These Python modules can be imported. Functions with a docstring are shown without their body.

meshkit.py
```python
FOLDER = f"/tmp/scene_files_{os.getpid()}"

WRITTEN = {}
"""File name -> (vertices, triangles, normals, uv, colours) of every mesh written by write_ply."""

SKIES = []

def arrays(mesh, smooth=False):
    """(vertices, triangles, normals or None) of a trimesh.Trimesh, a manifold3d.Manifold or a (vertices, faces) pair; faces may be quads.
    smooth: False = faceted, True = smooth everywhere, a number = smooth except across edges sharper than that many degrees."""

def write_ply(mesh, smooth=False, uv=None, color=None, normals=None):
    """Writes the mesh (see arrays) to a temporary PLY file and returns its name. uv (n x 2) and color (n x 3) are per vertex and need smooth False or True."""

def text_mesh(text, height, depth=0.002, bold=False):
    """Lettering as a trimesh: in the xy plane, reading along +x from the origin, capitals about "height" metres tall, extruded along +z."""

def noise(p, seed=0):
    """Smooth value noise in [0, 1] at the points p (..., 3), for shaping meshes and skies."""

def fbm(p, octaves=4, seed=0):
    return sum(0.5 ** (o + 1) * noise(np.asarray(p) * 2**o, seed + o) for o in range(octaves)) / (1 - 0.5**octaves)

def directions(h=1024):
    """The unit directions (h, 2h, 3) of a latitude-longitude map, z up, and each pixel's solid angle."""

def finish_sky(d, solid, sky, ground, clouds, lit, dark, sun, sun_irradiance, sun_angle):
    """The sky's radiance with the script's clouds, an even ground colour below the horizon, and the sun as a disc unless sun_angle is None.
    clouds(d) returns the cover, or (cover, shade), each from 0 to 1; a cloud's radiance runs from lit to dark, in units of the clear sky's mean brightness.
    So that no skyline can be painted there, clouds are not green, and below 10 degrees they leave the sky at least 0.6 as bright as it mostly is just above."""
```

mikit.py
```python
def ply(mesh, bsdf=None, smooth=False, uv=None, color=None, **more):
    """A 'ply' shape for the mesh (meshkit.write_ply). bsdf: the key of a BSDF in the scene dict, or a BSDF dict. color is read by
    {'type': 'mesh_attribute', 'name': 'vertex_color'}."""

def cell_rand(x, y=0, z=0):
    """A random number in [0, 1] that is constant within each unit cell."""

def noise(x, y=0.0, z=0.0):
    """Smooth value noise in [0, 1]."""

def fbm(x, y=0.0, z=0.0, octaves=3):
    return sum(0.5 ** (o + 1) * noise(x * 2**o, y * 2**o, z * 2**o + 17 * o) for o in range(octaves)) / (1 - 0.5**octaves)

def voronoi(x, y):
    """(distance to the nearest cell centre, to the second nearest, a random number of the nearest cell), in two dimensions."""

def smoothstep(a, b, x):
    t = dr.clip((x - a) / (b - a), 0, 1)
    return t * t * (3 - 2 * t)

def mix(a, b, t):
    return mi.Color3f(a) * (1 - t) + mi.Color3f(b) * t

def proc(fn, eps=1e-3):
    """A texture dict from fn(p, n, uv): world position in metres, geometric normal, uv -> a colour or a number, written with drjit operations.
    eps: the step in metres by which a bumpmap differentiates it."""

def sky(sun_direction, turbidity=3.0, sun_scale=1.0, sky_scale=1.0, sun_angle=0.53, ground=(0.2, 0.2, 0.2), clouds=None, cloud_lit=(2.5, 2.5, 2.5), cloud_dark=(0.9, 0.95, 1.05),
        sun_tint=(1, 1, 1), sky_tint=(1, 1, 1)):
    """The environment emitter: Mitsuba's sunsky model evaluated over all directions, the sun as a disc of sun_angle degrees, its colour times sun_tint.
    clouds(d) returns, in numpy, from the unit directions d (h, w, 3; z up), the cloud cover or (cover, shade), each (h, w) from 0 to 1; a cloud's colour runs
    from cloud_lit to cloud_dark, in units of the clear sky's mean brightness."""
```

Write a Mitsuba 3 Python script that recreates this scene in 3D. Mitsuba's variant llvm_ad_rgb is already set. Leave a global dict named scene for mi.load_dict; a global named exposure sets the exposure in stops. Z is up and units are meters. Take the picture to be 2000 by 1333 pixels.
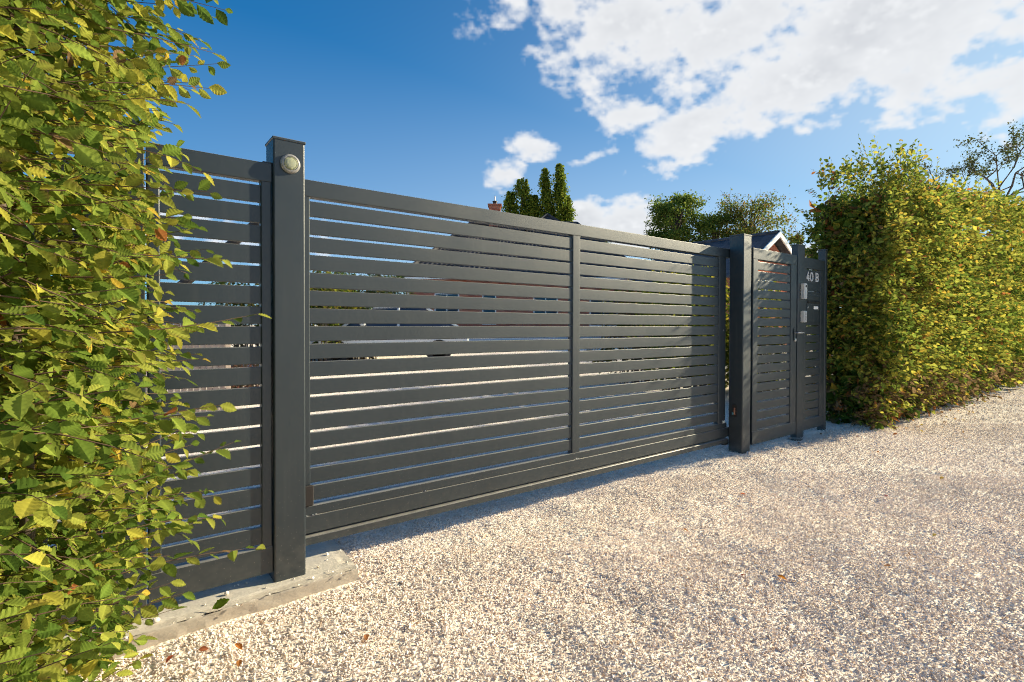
import math
import numpy as np
import trimesh
import drjit as dr
import mitsuba as mi
import mikit
import meshkit
from shapely.geometry import Polygon, box as sbox

T = mi.ScalarTransform4f
scene, labels = {}, {}
PI = math.pi

# ------------------------------------------------------------------ camera
CAM = np.array([0.0, -2.745, 1.2624])
YAW, PITCH, ROLL = math.radians(37.443), math.radians(-0.673), math.radians(0.116)
FWD = np.array([math.sin(YAW) * math.cos(PITCH), math.cos(YAW) * math.cos(PITCH), math.sin(PITCH)])
RIGHT0 = np.array([math.cos(YAW), -math.sin(YAW), 0.0])
UP0 = np.cross(RIGHT0, FWD)
UP = -RIGHT0 * math.sin(ROLL) + UP0 * math.cos(ROLL)
scene["camera"] = {
    "type": "perspective", "fov": math.degrees(2 * math.atan(1000.0 / 1031.58)), "fov_axis": "x",
    "near_clip": 0.05, "far_clip": 2000.0, "principal_point_offset_y": 18.4 / 1333.0,
    "to_world": T().look_at(origin=CAM.tolist(), target=(CAM + FWD).tolist(), up=UP.tolist()),
}

# ------------------------------------------------------------------ sky and sun
SUN_AZ, SUN_EL = math.radians(15.0), math.radians(22.0)     # degrees in front of the gate line, and height
SUN = [math.cos(SUN_EL) * math.cos(SUN_AZ), -math.cos(SUN_EL) * math.sin(SUN_AZ), math.sin(SUN_EL)]

CLOUDS = [  # azimuth from the gate's normal, elevation, half widths, tilt, weight
    (50, 27.5, 9, 6.0, -0.25, 1.0), (60, 29, 13, 8, 0, 1.0), (74, 26, 15, 8.5, 0, 1.15), (66, 21.5, 12, 4.8, 0.18, 1.1),
    (57, 19.3, 9.5, 3.6, 0.28, 1.05), (50, 21.8, 6, 2.6, 0, .8), (86, 21, 14, 7, 0, 1.1), (43, 26, 4.5, 2.2, -.2, .62),
    (39.4, 18.7, 3.3, 1.5, -.22, .95), (36.5, 15.6, 2.8, 2.0, 0, .95), (44.9, 11.2, 3.2, 2.4, 0, 1.2), (50.4, 10.5, 4.2, 3.0, 0, 1.25),
    (45.4, 17.3, 2.4, .7, .2, .55), (36, 31, 6, 3, .3, .42), (42.5, 31, 3.2, 2.5, 0, .85), (66.5, 6.8, 5, 1.8, 0, .8),
    (12, 8, 9, 3.5, 0, .5), (-2, 9, 9, 4, 0, .95), (112, 30, 26, 16, 0, .9), (75, 45, 34, 12, 0, .7), (-70, 40, 26, 10, 0, .6), (170, 35, 40, 12, 0, .7), (-150, 25, 30, 9, 0, .7)]


def clouds(d):
    az = np.degrees(np.arctan2(d[..., 0], d[..., 1]))
    el = np.degrees(np.arcsin(np.clip(d[..., 2], -1, 1)))
    q = d / np.maximum(d[..., 2:3] + 0.25, 0.05)
    warp = meshkit.fbm(q * 3.0, 3, 5) - 0.5
    f1 = meshkit.fbm(np.stack([az * 0.16 + warp * 1.2, el * 0.36 - az * .03, 0 * az], -1), 6, 11)
    f2 = meshkit.fbm(np.stack([az * 0.55 + el * .2, el * 0.95, 0 * az + 3], -1), 5, 23)
    m = np.zeros_like(az)
    for a, e, w, h, t, k in CLOUDS:
        x, y = (az - a + 180) % 360 - 180, el - e
        x, y = x * math.cos(t) + y * math.sin(t), -x * math.sin(t) + y * math.cos(t)
        r = np.sqrt((x / w) ** 2 + (y / h) ** 2)
        m = np.maximum(m, k * np.clip(1.3 - r, 0, 1))
    f3 = meshkit.fbm(np.stack([az * 1.5 + el * .8, el * 2.3 - az * .3, 0 * az + 9], -1), 4, 37)
    dens = m + ((f1 - 0.5) * 1.15 + (f2 - 0.5) * 0.95 + (f3 - .5) * .42) * np.clip(m * 4, 0, 1)
    s = np.clip((dens - 0.16) / 0.72, 0, 1)
    cover = s * s * (3 - 2 * s)
    shade = np.clip((dens - 0.62) * 1.3, 0, 1) * np.clip(1.35 - f2 * 1.0 - f3 * .7, 0, 1)
    glow = np.exp(-(((az - 98) / 44) ** 2 + ((el - 14) / 26) ** 2)) * 0.62          # thin bright veil around the sun
    haze = 0.74 * np.clip(1 - el / 30.0, 0, 1) ** 1.3 * np.clip((az + 25) / 85, 0.12, 1)
    return np.clip(np.maximum(cover * 0.97, np.maximum(glow, haze)), 0, 1), np.clip(shade, 0, 1) * .75


scene["sky"] = mikit.sky(SUN, turbidity=2.6, sun_scale=1.0, sky_scale=1.0, ground=(0.30, 0.27, 0.23), clouds=clouds,
                         cloud_lit=(3.9, 3.95, 4.0), cloud_dark=(2.1, 2.2, 2.4), sun_tint=(1.06, 1.24, 1.45), sky_tint=(0.045, 0.42, 0.70))
exposure = 2.85

# ------------------------------------------------------------------ materials
def mat(name, **k):
    scene["m_" + name] = k
    return "m_" + name


def rgb(*c):
    return {"type": "rgb", "value": list(map(float, c if len(c) == 3 else c * 3))}


def principled(name, color, rough=0.6, **k):
    return mat(name, type="principled", base_color=color if isinstance(color, dict) else rgb(*color), roughness=rough, **k)


def paint_fn(p, n, uv):
    a = mikit.fbm(p.x * 3.1, p.y * 3.1, p.z * 3.1, 3)
    drip = mikit.smoothstep(0.55, 0.95, mikit.fbm(p.x * 26 + p.y * 26, 1.0, p.z * 2.2, 3))
    d1, d2, rr = mikit.voronoi((p.x + p.y) * 55, p.z * 55)
    spot = mikit.smoothstep(0.14, 0.05, d1) * mikit.smoothstep(0.6, 1.0, rr) * mikit.smoothstep(0.75, 0.05, p.z) * 0.45
    dust = mikit.smoothstep(0.30, 0.0, p.z) * mikit.fbm(p.x * 30, p.y * 30, p.z * 30, 3)
    c = mikit.mix((0.004, 0.012, 0.019), (0.007, 0.016, 0.024), a)
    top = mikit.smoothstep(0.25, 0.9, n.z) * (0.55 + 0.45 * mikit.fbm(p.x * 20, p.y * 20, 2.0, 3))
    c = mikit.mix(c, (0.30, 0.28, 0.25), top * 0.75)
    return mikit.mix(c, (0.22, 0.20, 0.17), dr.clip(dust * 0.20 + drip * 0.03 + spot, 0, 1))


def paint_rough(p, n, uv):
    return 0.40 + 0.10 * mikit.fbm(p.x * 5 + 3, p.y * 5, p.z * 5, 3)


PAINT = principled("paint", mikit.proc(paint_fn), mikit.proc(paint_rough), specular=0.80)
STEEL = principled("steel", (0.55, 0.55, 0.56), 0.35, metallic=0.85)
ALU = principled("alu", (0.62, 0.62, 0.60), 0.42, metallic=0.35)
BLACK = principled("black", (0.012, 0.012, 0.013), 0.45)
BROWN_PLASTIC = principled("brown_plastic", (0.014, 0.009, 0.008), 0.6)
WHITE = principled("white", (0.78, 0.78, 0.76), 0.45)
LENS = principled("lens", (0.36, 0.37, 0.24), 0.25, specular=0.6, clearcoat=0.6)
LAMP_RIM = principled("lamp_rim", (0.24, 0.235, 0.23), 0.25, specular=0.8, clearcoat=0.8)
DIGIT = principled("digit", (0.55, 0.56, 0.58), 0.4, metallic=0.2)


def concrete_fn(p, n, uv):
    a = mikit.fbm(p.x * 7, p.y * 7, p.z * 7, 4)
    b = mikit.noise(p.x * 160, p.y * 160, p.z * 160)
    c = mikit.mix((0.40, 0.37, 0.325), (0.48, 0.445, 0.395), a)
    side = mikit.smoothstep(0.006, -0.02, p.z)
    c = mikit.mix(c, (0.30, 0.24, 0.18), side * 0.6)
    return c * (0.88 + 0.2 * b)


def concrete_bump(p, n, uv):
    return mikit.fbm(p.x * 60, p.y * 60, p.z * 60, 3)


mat("concrete", type="bumpmap", arbitrary=mikit.proc(concrete_bump, 2e-3), scale=0.0015,
    bsdf={"type": "principled", "base_color": mikit.proc(concrete_fn), "roughness": 0.85})
CONCRETE = "m_concrete"


def gravel_fn(p, n, uv):
    x, y = p.x, p.y
    d1, d2, r = mikit.voronoi(x * 62, y * 62)
    e1, e2, s = mikit.voronoi(x * 30 + 7, y * 30)
    big = mikit.fbm(x * 0.9, y * 0.9, 1.5, 4)
    mid = mikit.fbm(x * 5.0, y * 5.0, 4.5, 3)
    c = mikit.mix((0.54, 0.455, 0.38), (0.88, 0.79, 0.70), r)
    c = mikit.mix(c, mikit.mix((0.60, 0.51, 0.43), (0.84, 0.75, 0.665), s), 0.4)
    c = c * (1.0 - 0.38 * mikit.smoothstep(0.45, 0.85, d1))
    return dr.minimum(c * (0.96 + 0.30 * big + 0.20 * mid), 0.9)


def gravel_bump(p, n, uv):
    d1, d2, r = mikit.voronoi(p.x * 55, p.y * 55)
    return 1.0 - d1 + 1.2 * mikit.fbm(p.x * 12, p.y * 12, 0.0, 2)


mat("gravel_sheet", type="bumpmap", arbitrary=mikit.proc(gravel_bump, 3e-3), scale=0.0045,
    bsdf={"type": "diffuse", "reflectance": mikit.proc(gravel_fn)})
VCOL = {"type": "mesh_attribute", "name": "vertex_color"}
mat("stone", type="diffuse", reflectance=VCOL)
mat("leaf", type="principledthin", base_color=VCOL, roughness=0.45, diff_trans=0.95, eta=1.40)
mat("far_leaf", type="principledthin", base_color=VCOL, roughness=0.6, diff_trans=0.95, eta=1.3)
BARK = principled("bark", (0.10, 0.075, 0.055), 0.9)
TWIG = principled("twig", (0.12, 0.07, 0.045), 0.8)
DARKWOOD = principled("dark_wood", (0.03, 0.026, 0.025), 0.7)


def brick_fn(p, n, uv):
    h = (p.x + p.y * 0.77) / 0.225
    row = dr.floor(p.z / 0.075)
    h = h + 0.5 * (row - 2 * dr.floor(row / 2))
    fx, fz = h - dr.floor(h), p.z / 0.075 - row
    mort = dr.maximum(mikit.smoothstep(0.06, 0.02, fx), mikit.smoothstep(0.16, 0.08, fz))
    r = mikit.cell_rand(h, row, 2.0)
    c = mikit.mix((0.36, 0.10, 0.06), (0.52, 0.19, 0.115), r)
    return mikit.mix(c, (0.36, 0.31, 0.27), mort * 0.8)


mat("brick", type="diffuse", reflectance=mikit.proc(brick_fn))


def slate_fn(p, n, uv):
    r = mikit.cell_rand(p.y / 0.28, p.z / 0.16, 1.0)
    f = p.z / 0.16 - dr.floor(p.z / 0.16)
    return mikit.mix((0.035, 0.036, 0.045), (0.075, 0.075, 0.088), r) * (0.55 + 0.45 * mikit.smoothstep(0.0, 0.15, f))


mat("slate", type="principled", base_color=mikit.proc(slate_fn), roughness=0.6)
PANTILE = principled("pantile", (0.040, 0.038, 0.042), 0.55)
GLASS_DARK = principled("dark_glass", (0.015, 0.03, 0.06), 0.08, specular=0.6)
CAR_WHITE = principled("car_white", (0.62, 0.64, 0.66), 0.25, clearcoat=0.8)
TYRE = principled("tyre", (0.02, 0.02, 0.02), 0.8)
TERRACOTTA = principled("terracotta", (0.35, 0.16, 0.10), 0.8)


def pale_wood_fn(p, n, uv):
    a = mikit.fbm(p.x * 40 + p.y * 40, 1.0, p.z * 3.0, 3)
    return mikit.mix((0.38, 0.30, 0.25), (0.56, 0.47, 0.40), a)


mat("pale_wood", type="diffuse", reflectance=mikit.proc(pale_wood_fn))

# ------------------------------------------------------------------ mesh helpers
rng = np.random.default_rng(7)


def key_for(name, parent=None):
    base = (parent + "__" if parent else "") + name
    if base not in used:
        used.add(base)
        return base
    k = 1
    while f"{base}_{k:03d}" in used:
        k += 1
    used.add(f"{base}_{k:03d}")
    return f"{base}_{k:03d}"


used = set()


def thing(name, label, category, group=None):
    k = key_for(name)
    labels[k] = {"label": label, "category": category}
    if group:
        labels[k]["group"] = group
    return k


def add(name, mesh, m, parent=None, smooth=False, color=None, label=None, kind=None, world=None):
    k = key_for(name, parent)
    d = mesh if isinstance(mesh, dict) else mikit.ply(mesh, m, smooth=smooth, color=color)
    scene[k] = {**d, **({"to_world": world} if world is not None else {})}
    if label or kind:
        labels.setdefault(k, {})
        if label:
            labels[k]["label"] = label
        if kind:
            labels[k]["kind"] = kind
    return k


def one(name, label, category, mesh, m, group=None, **k):
    key = add(name, mesh, m, **k)
    labels.setdefault(key, {}).update({"label": label, "category": category})
    if group:
        labels[key]["group"] = group
    return key


def cbox(x0, x1, y0, y1, z0, z1, b=0.002):
    """a box with chamfered edges"""
    pts = []
    for x, sx in ((x0, 1), (x1, -1)):
        for y, sy in ((y0, 1), (y1, -1)):
            for z, sz in ((z0, 1), (z1, -1)):
                pts += [(x, y + sy * b, z + sz * b), (x + sx * b, y, z + sz * b), (x + sx * b, y + sy * b, z)]
    return trimesh.convex.convex_hull(np.array(pts))


def rrect(w, h, r, seg=3):
    """outline of a rounded rectangle centred on the origin"""
    out = []
    for cx, cy, a0 in ((w / 2 - r, h / 2 - r, 0), (-w / 2 + r, h / 2 - r, 90), (-w / 2 + r, -h / 2 + r, 180), (w / 2 - r, -h / 2 + r, 270)):
        for k in range(seg + 1):
            a = math.radians(a0 + 90 * k / seg)
            out.append((cx + r * math.cos(a), cy + r * math.sin(a)))
    return np.array(out)


def profile_bar(outline, axis, a0, a1):
    """outline (u, v) swept along an axis: x -> (y, z), y -> (x, z), z -> (x, y); closed ends"""
    n = len(outline)
    vs = []
    for a in (a0, a1):
        c = np.full(n, a)
        vs.append({"x": np.c_[c, outline], "y": np.c_[outline[:, 0], c, outline[:, 1]], "z": np.c_[outline, c]}[axis])
    return trimesh.convex.convex_hull(np.vstack(vs))


def bar_x(x0, x1, y0, y1, z0, z1, r=0.003):
    o = rrect(y1 - y0, z1 - z0, r) + [(y0 + y1) / 2, (z0 + z1) / 2]
    return profile_bar(o, "x", x0, x1)


def bar_z(x0, x1, y0, y1, z0, z1, r=0.003):
    o = rrect(x1 - x0, y1 - y0, r) + [(x0 + x1) / 2, (y0 + y1) / 2]
    return profile_bar(o, "z", z0, z1)


def tube(points, radii, sides=6):
    p = np.asarray(points, float)
    t = np.gradient(p, axis=0)
    t /= np.linalg.norm(t, axis=1, keepdims=True) + 1e-12
    a = np.cross(t, np.where(np.abs(t[:, 2:]) < 0.9, [0, 0, 1.0], [1.0, 0, 0]))
    a /= np.linalg.norm(a, axis=1, keepdims=True) + 1e-12
    b, ang = np.cross(t, a), np.arange(sides) * 2 * PI / sides
    v = p[:, None] + np.broadcast_to(radii, (len(p),))[:, None, None] * (np.cos(ang)[None, :, None] * a[:, None] + np.sin(ang)[None, :, None] * b[:, None])
    i, j = np.meshgrid(np.arange(len(p) - 1), np.arange(sides), indexing="ij")
    q = np.stack([i * sides + j, i * sides + (j + 1) % sides, (i + 1) * sides + (j + 1) % sides, (i + 1) * sides + j], -1).reshape(-1, 4)
    return v.reshape(-1, 3), np.vstack([q[:, [0, 1, 2]], q[:, [0, 2, 3]]])


def join(parts):
    vs, fs, at = [], [], 0
    for v, f in parts:
        vs.append(np.asarray(v))
        fs.append(np.asarray(f) + at)
        at += len(v)
    return np.vstack(vs), np.vstack(fs)


def vf(m):
    return np.array(m.vertices), np.array(m.faces)


def sstep(a, b, x):
    t = np.clip((np.asarray(x, float) - a) / (b - a), 0, 1)
    return t * t * (3 - 2 * t)


def ground_z(x, y):
    """height of the gravel surface"""
    x, y = np.asarray(x, float), np.asarray(y, float)
    p = np.stack([x, y, 0 * x], -1)
    near = 1 - sstep(10, 16, np.hypot(x, y))
    z = (meshkit.fbm(p * 1.1, 2, 3) - 0.5) * 0.045 + (meshkit.fbm(p * 4.2, 3, 9) - 0.5) * 0.030 * near
    heap = sstep(3.9, 4.9, x) * (1 - sstep(0.5, 1.6, np.abs(y))) * (1 - sstep(7, 8.5, x))
    base = -0.048 + 0.048 * heap + 0.02 * sstep(5.5, 9, x)
    base = base + 0.012 * (1 - sstep(0.05, .45, np.hypot(x - .3, y + .45)))
    rise = 0.70 * sstep(2.0, 20, y)
    return base + z * (1 - 0.6 * heap) + rise


# ------------------------------------------------------------------ ground
def ground_sheet():
    def axis(lo, hi, fine_lo, fine_hi, step):
        a = list(np.arange(fine_lo, fine_hi, step))
        s, x = step, fine_hi
        while x < hi:
            a.append(x); s *= 1.22; x += s
        a.append(hi)
        s, x = step, fine_lo
        left = []
        while x > lo:
            x -= s; s *= 1.22; left.append(max(x, lo))
        return np.unique(np.array(left + a))
    xs, ys = axis(-900, 900, -1.0, 9.5, 0.05), axis(-900, 900, -2.6, 1.2, 0.05)
    X, Y = np.meshgrid(xs, ys, indexing="ij")
    Z = ground_z(X, Y) - 0.006
    v = np.stack([X, Y, Z], -1).reshape(-1, 3)
    n, m = len(xs), len(ys)
    i, j = np.meshgrid(np.arange(n - 1), np.arange(m - 1), indexing="ij")
    q = np.stack([i * m + j, (i + 1) * m + j, (i + 1) * m + j + 1, i * m + j + 1], -1).reshape(-1, 4)
    return v, q


add("ground", ground_sheet(), "m_gravel_sheet", smooth=True, kind="structure", label="pale gravel ground of the lane and the drive behind the gate")

PAD = Polygon([(-1.2, -0.16), (1.03, -0.085), (1.07, 0.62), (-1.2, 0.62)])


def gravel_stones():
    r = np.random.default_rng(11)
    variants = []
    for k in range(20):
        p = r.normal(size=(9, 3))
        p /= np.linalg.norm(p, axis=1, keepdims=True)
        p *= r.uniform(0.75, 1.0, (9, 1)) * np.array([1.0, 0.78, 0.6])
        variants.append(vf(trimesh.convex.convex_hull(p)))
    pts, size = [], []
    for z0, z1, dens, s0, s1 in ((1.5, 3.1, 7000, .0056, .0106), (3.1, 4.6, 6000, .0054, .0092), (4.6, 7.0, 2300, .0066, .0105), (7.0, 10.5, 480, .010, .015)):
        n = int(dens * (z1 ** 2 - z0 ** 2) * 0.985 * 1.12)
        d = np.sqrt(r.uniform(z0 ** 2, z1 ** 2, n))
        lat = d * r.uniform(-1.03, 1.03, n)
        x = CAM[0] + FWD[0] * d / math.cos(PITCH) + RIGHT0[0] * lat
        y = CAM[1] + FWD[1] * d / math.cos(PITCH) + RIGHT0[1] * lat
        ok = (y < 0.75) & (x > -0.4)
        on_pad = (y > -0.155 + 0.034 * x) & (y < 0.62) & (x < 1.035 + .05 * np.maximum(y, 0))
        ok &= ~on_pad | ((r.uniform(0, 1, n) < .012 + .05 * (y < -.12 + .034 * x)) & (y < .2))
        ok &= ~((y > 0.05) & (x > 6.2))
        x, y = x[ok], y[ok]
        pts.append(np.c_[x, y])
        size.append(r.uniform(0, 1, len(x)) ** 1.6 * (s1 - s0) + s0)
    pts, size = np.vstack(pts), np.concatenate(size)
    size *= 1 + (r.uniform(0, 1, len(size)) < 0.03) * 0.55
    z = ground_z(pts[:, 0], pts[:, 1]) + r.uniform(-0.30, 0.38, len(size)) * size
    padded = (pts[:, 1] > -0.150 + 0.034 * pts[:, 0]) & (pts[:, 0] < 1.03) & (pts[:, 1] < .62)
    z = np.where(padded, size * .45, z)
    q = r.normal(size=(len(size), 4))
    q[:, :1] *= 1.8
    q /= np.linalg.norm(q, axis=1, keepdims=True)
    w_, x_, y_, z_ = q.T
    R = np.stack([1 - 2 * (y_ ** 2 + z_ ** 2), 2 * (x_ * y_ - z_ * w_), 2 * (x_ * z_ + y_ * w_),
                  2 * (x_ * y_ + z_ * w_), 1 - 2 * (x_ ** 2 + z_ ** 2), 2 * (y_ * z_ - x_ * w_),
                  2 * (x_ * z_ - y_ * w_), 2 * (y_ * z_ + x_ * w_), 1 - 2 * (x_ ** 2 + y_ ** 2)], -1).reshape(-1, 3, 3)
    kind = r.integers(0, len(variants), len(size))
    t = r.uniform(0, 1, (len(size), 1))
    col = (1 - t) * np.array([0.72, 0.63, 0.555]) + t * np.array([0.90, 0.81, 0.735])
    rare = r.uniform(0, 1, len(size))
    col[rare < 0.04] *= np.array([0.78, 0.66, 0.54])
    col[rare > 0.97] *= 0.66
    patch = meshkit.fbm(np.c_[pts * 1.3, 0 * z], 3, 2)
    col *= (0.86 + 0.30 * patch)[:, None]
    vs, fs, cs, at = [], [], [], 0
    for k, (v, f) in enumerate(variants):
        i = np.nonzero(kind == k)[0]
        P = np.einsum("nij,vj->nvi", R[i], v) * size[i, None, None] + np.c_[pts[i], z[i]][:, None]
        vs.append(P.reshape(-1, 3))
        fs.append((f[None] + (np.arange(len(i)) * len(v))[:, None, None]).reshape(-1, 3) + at)
        cs.append(np.repeat(col[i], len(v), 0))
        at += len(i) * len(v)
    return (np.vstack(vs), np.vstack(fs)), np.clip(np.vstack(cs), 0, 1)


g_mesh, g_col = gravel_stones()
add("gravel", g_mesh, "m_stone", color=g_col, kind="stuff", label="loose cream limestone chippings covering the lane in front of the gate")


def pad_mesh():
    m = trimesh.creation.extrude_polygon(PAD, 0.15, engine="earcut")
    m.apply_translation([0, 0, -0.15])
    m = m.subdivide_to_size(0.05)
    v = np.array(m.vertices)
    edge = (np.abs(v[:, 2]) < 1e-4) & ((v[:, 1] < -0.07 + .034 * v[:, 0]) | (v[:, 0] > 1.0))
    v[edge, 2] -= 0.003 + 0.006 * meshkit.noise(v[edge] * 30)
    low = v[:, 2] < -0.001
    v[low, 1] += (meshkit.noise(v[low] * 18) - 0.5) * 0.012
    return v, np.array(m.faces)


one("concrete_slab", "concrete footing slab under the left gate post and fence panel", "slab", pad_mesh(), CONCRETE)

# ------------------------------------------------------------------ gate posts
def post(label, x0, y0, w, z0, z1, cap=0.0055, group=None, depth=None):
    dp = depth or w
    t = thing("gate_post", label, "post", group)
    add("shaft", bar_z(x0, x0 + w, y0, y0 + dp, z0, z1, 0.009), PAINT, t, smooth=35)
    add("cap", cbox(x0 - .0035, x0 + w + .0035, y0 - .0035, y0 + dp + .0035, z1 + .0005, z1 + .0005 + cap * 2.4, 0.0025), PAINT, t)
    return t


p_left = post("tall dark grey square post with the round lamp, left of the sliding gate", 0.6417, 0.0, 0.15, -0.02, 2.166)
p_right = post("dark grey square post between the sliding gate and the narrow pedestrian gate", 4.968, 0.0, 0.15, -0.06, 2.156)
# catch recess of the right post's left face
hole = thing("gate_catch", "small black oval catch on the post right of the sliding gate", "catch")
o = rrect(0.052, 0.135, 0.024, 4) + [0.085, 0.415]
add("surround", trimesh.convex.convex_hull(np.vstack([np.c_[np.full(len(o), 4.9695), o], np.c_[np.full(len(o), 4.9615), (o - [0.085, 0.415]) * .94 + [0.085, 0.415]]])), BLACK, hole, smooth=30)
add("tongue", cbox(4.955, 4.963, 0.073, 0.087, 0.375, 0.445, .003), principled("rust", (0.30, 0.12, 0.07), .6), hole)
add("button", cbox(4.953, 4.962, 0.089, 0.106, 0.372, 0.398, .004), principled("teal", (0.06, 0.22, 0.26), .4), hole)


def lathe(profile, n=36):
    """profile of (radius, height) turned about the z axis"""
    a = np.linspace(0, 2 * PI, n, endpoint=False)
    pr = np.array(profile)
    v = np.stack([pr[:, None, 0] * np.cos(a), pr[:, None, 0] * np.sin(a), np.broadcast_to(pr[:, None, 1], (len(pr), n))], -1).reshape(-1, 3)
    i, j = np.meshgrid(np.arange(len(pr) - 1), np.arange(n), indexing="ij")
    q = np.stack([i * n + j, i * n + (j + 1) % n, (i + 1) * n + (j + 1) % n, (i + 1) * n + j], -1).reshape(-1, 4)
    return v, np.vstack([q[:, [0, 1, 2]], q[:, [0, 2, 3]]])


def place(vfm, R, t):
    v, f = vfm
    return v @ np.asarray(R, float).T + np.asarray(t, float), f


FACE = np.array([[1, 0, 0], [0, 0, -1], [0, 1, 0.0]])   # lathe axis z -> -Y (towards the street)
lamp = thing("wall_lamp", "round white wall lamp near the top of the tall left post", "lamp")
add("rim", place(lathe([(0.0, 0.0), (0.046, 0.0), (0.0475, 0.004), (0.0468, 0.010), (0.043, 0.0165), (0.0385, 0.0190), (0.0350, 0.0196), (0.0335, 0.0150), (0.0, 0.0150)]), FACE, (0.7195, -0.0002, 2.056)), LAMP_RIM, lamp, smooth=40)
add("lens", place(lathe([(0.0315, 0.0150), (0.0305, 0.0215), (0.0285, 0.0235), (0.0270, 0.0205), (0.0255, 0.0205), (0.0240, 0.0250), (0.018, 0.0268), (0.0, 0.0275)]), FACE, (0.7195, -0.0002, 2.056)), LENS, lamp, smooth=50)

# ------------------------------------------------------------------ sliding gate
GY, GS = 0.158, 0.168
gate = thing("sliding_gate", "wide dark grey aluminium sliding gate of horizontal slats across the drive", "gate")
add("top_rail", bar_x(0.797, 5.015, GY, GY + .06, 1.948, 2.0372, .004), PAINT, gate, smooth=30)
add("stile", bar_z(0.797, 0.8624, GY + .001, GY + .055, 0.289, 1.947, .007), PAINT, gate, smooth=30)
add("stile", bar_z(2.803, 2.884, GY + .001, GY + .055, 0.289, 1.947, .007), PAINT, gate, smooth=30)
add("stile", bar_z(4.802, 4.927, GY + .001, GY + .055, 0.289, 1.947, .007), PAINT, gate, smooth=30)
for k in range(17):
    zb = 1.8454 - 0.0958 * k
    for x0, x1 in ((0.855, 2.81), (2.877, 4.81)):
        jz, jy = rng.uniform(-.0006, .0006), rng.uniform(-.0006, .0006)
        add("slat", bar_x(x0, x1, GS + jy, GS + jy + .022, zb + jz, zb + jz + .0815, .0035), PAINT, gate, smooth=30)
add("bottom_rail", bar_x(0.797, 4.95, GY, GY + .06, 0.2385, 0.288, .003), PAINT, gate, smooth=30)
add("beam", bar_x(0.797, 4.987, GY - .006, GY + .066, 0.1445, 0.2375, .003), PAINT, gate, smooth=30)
add("track_cover", profile_bar(np.array([(GY - .019, .0875), (GY - .019, .127), (GY - .016, .131), (GY + .05, .1415), (GY + .05, .0875)]), "x", 0.797, 4.945), PAINT, gate)
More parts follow.
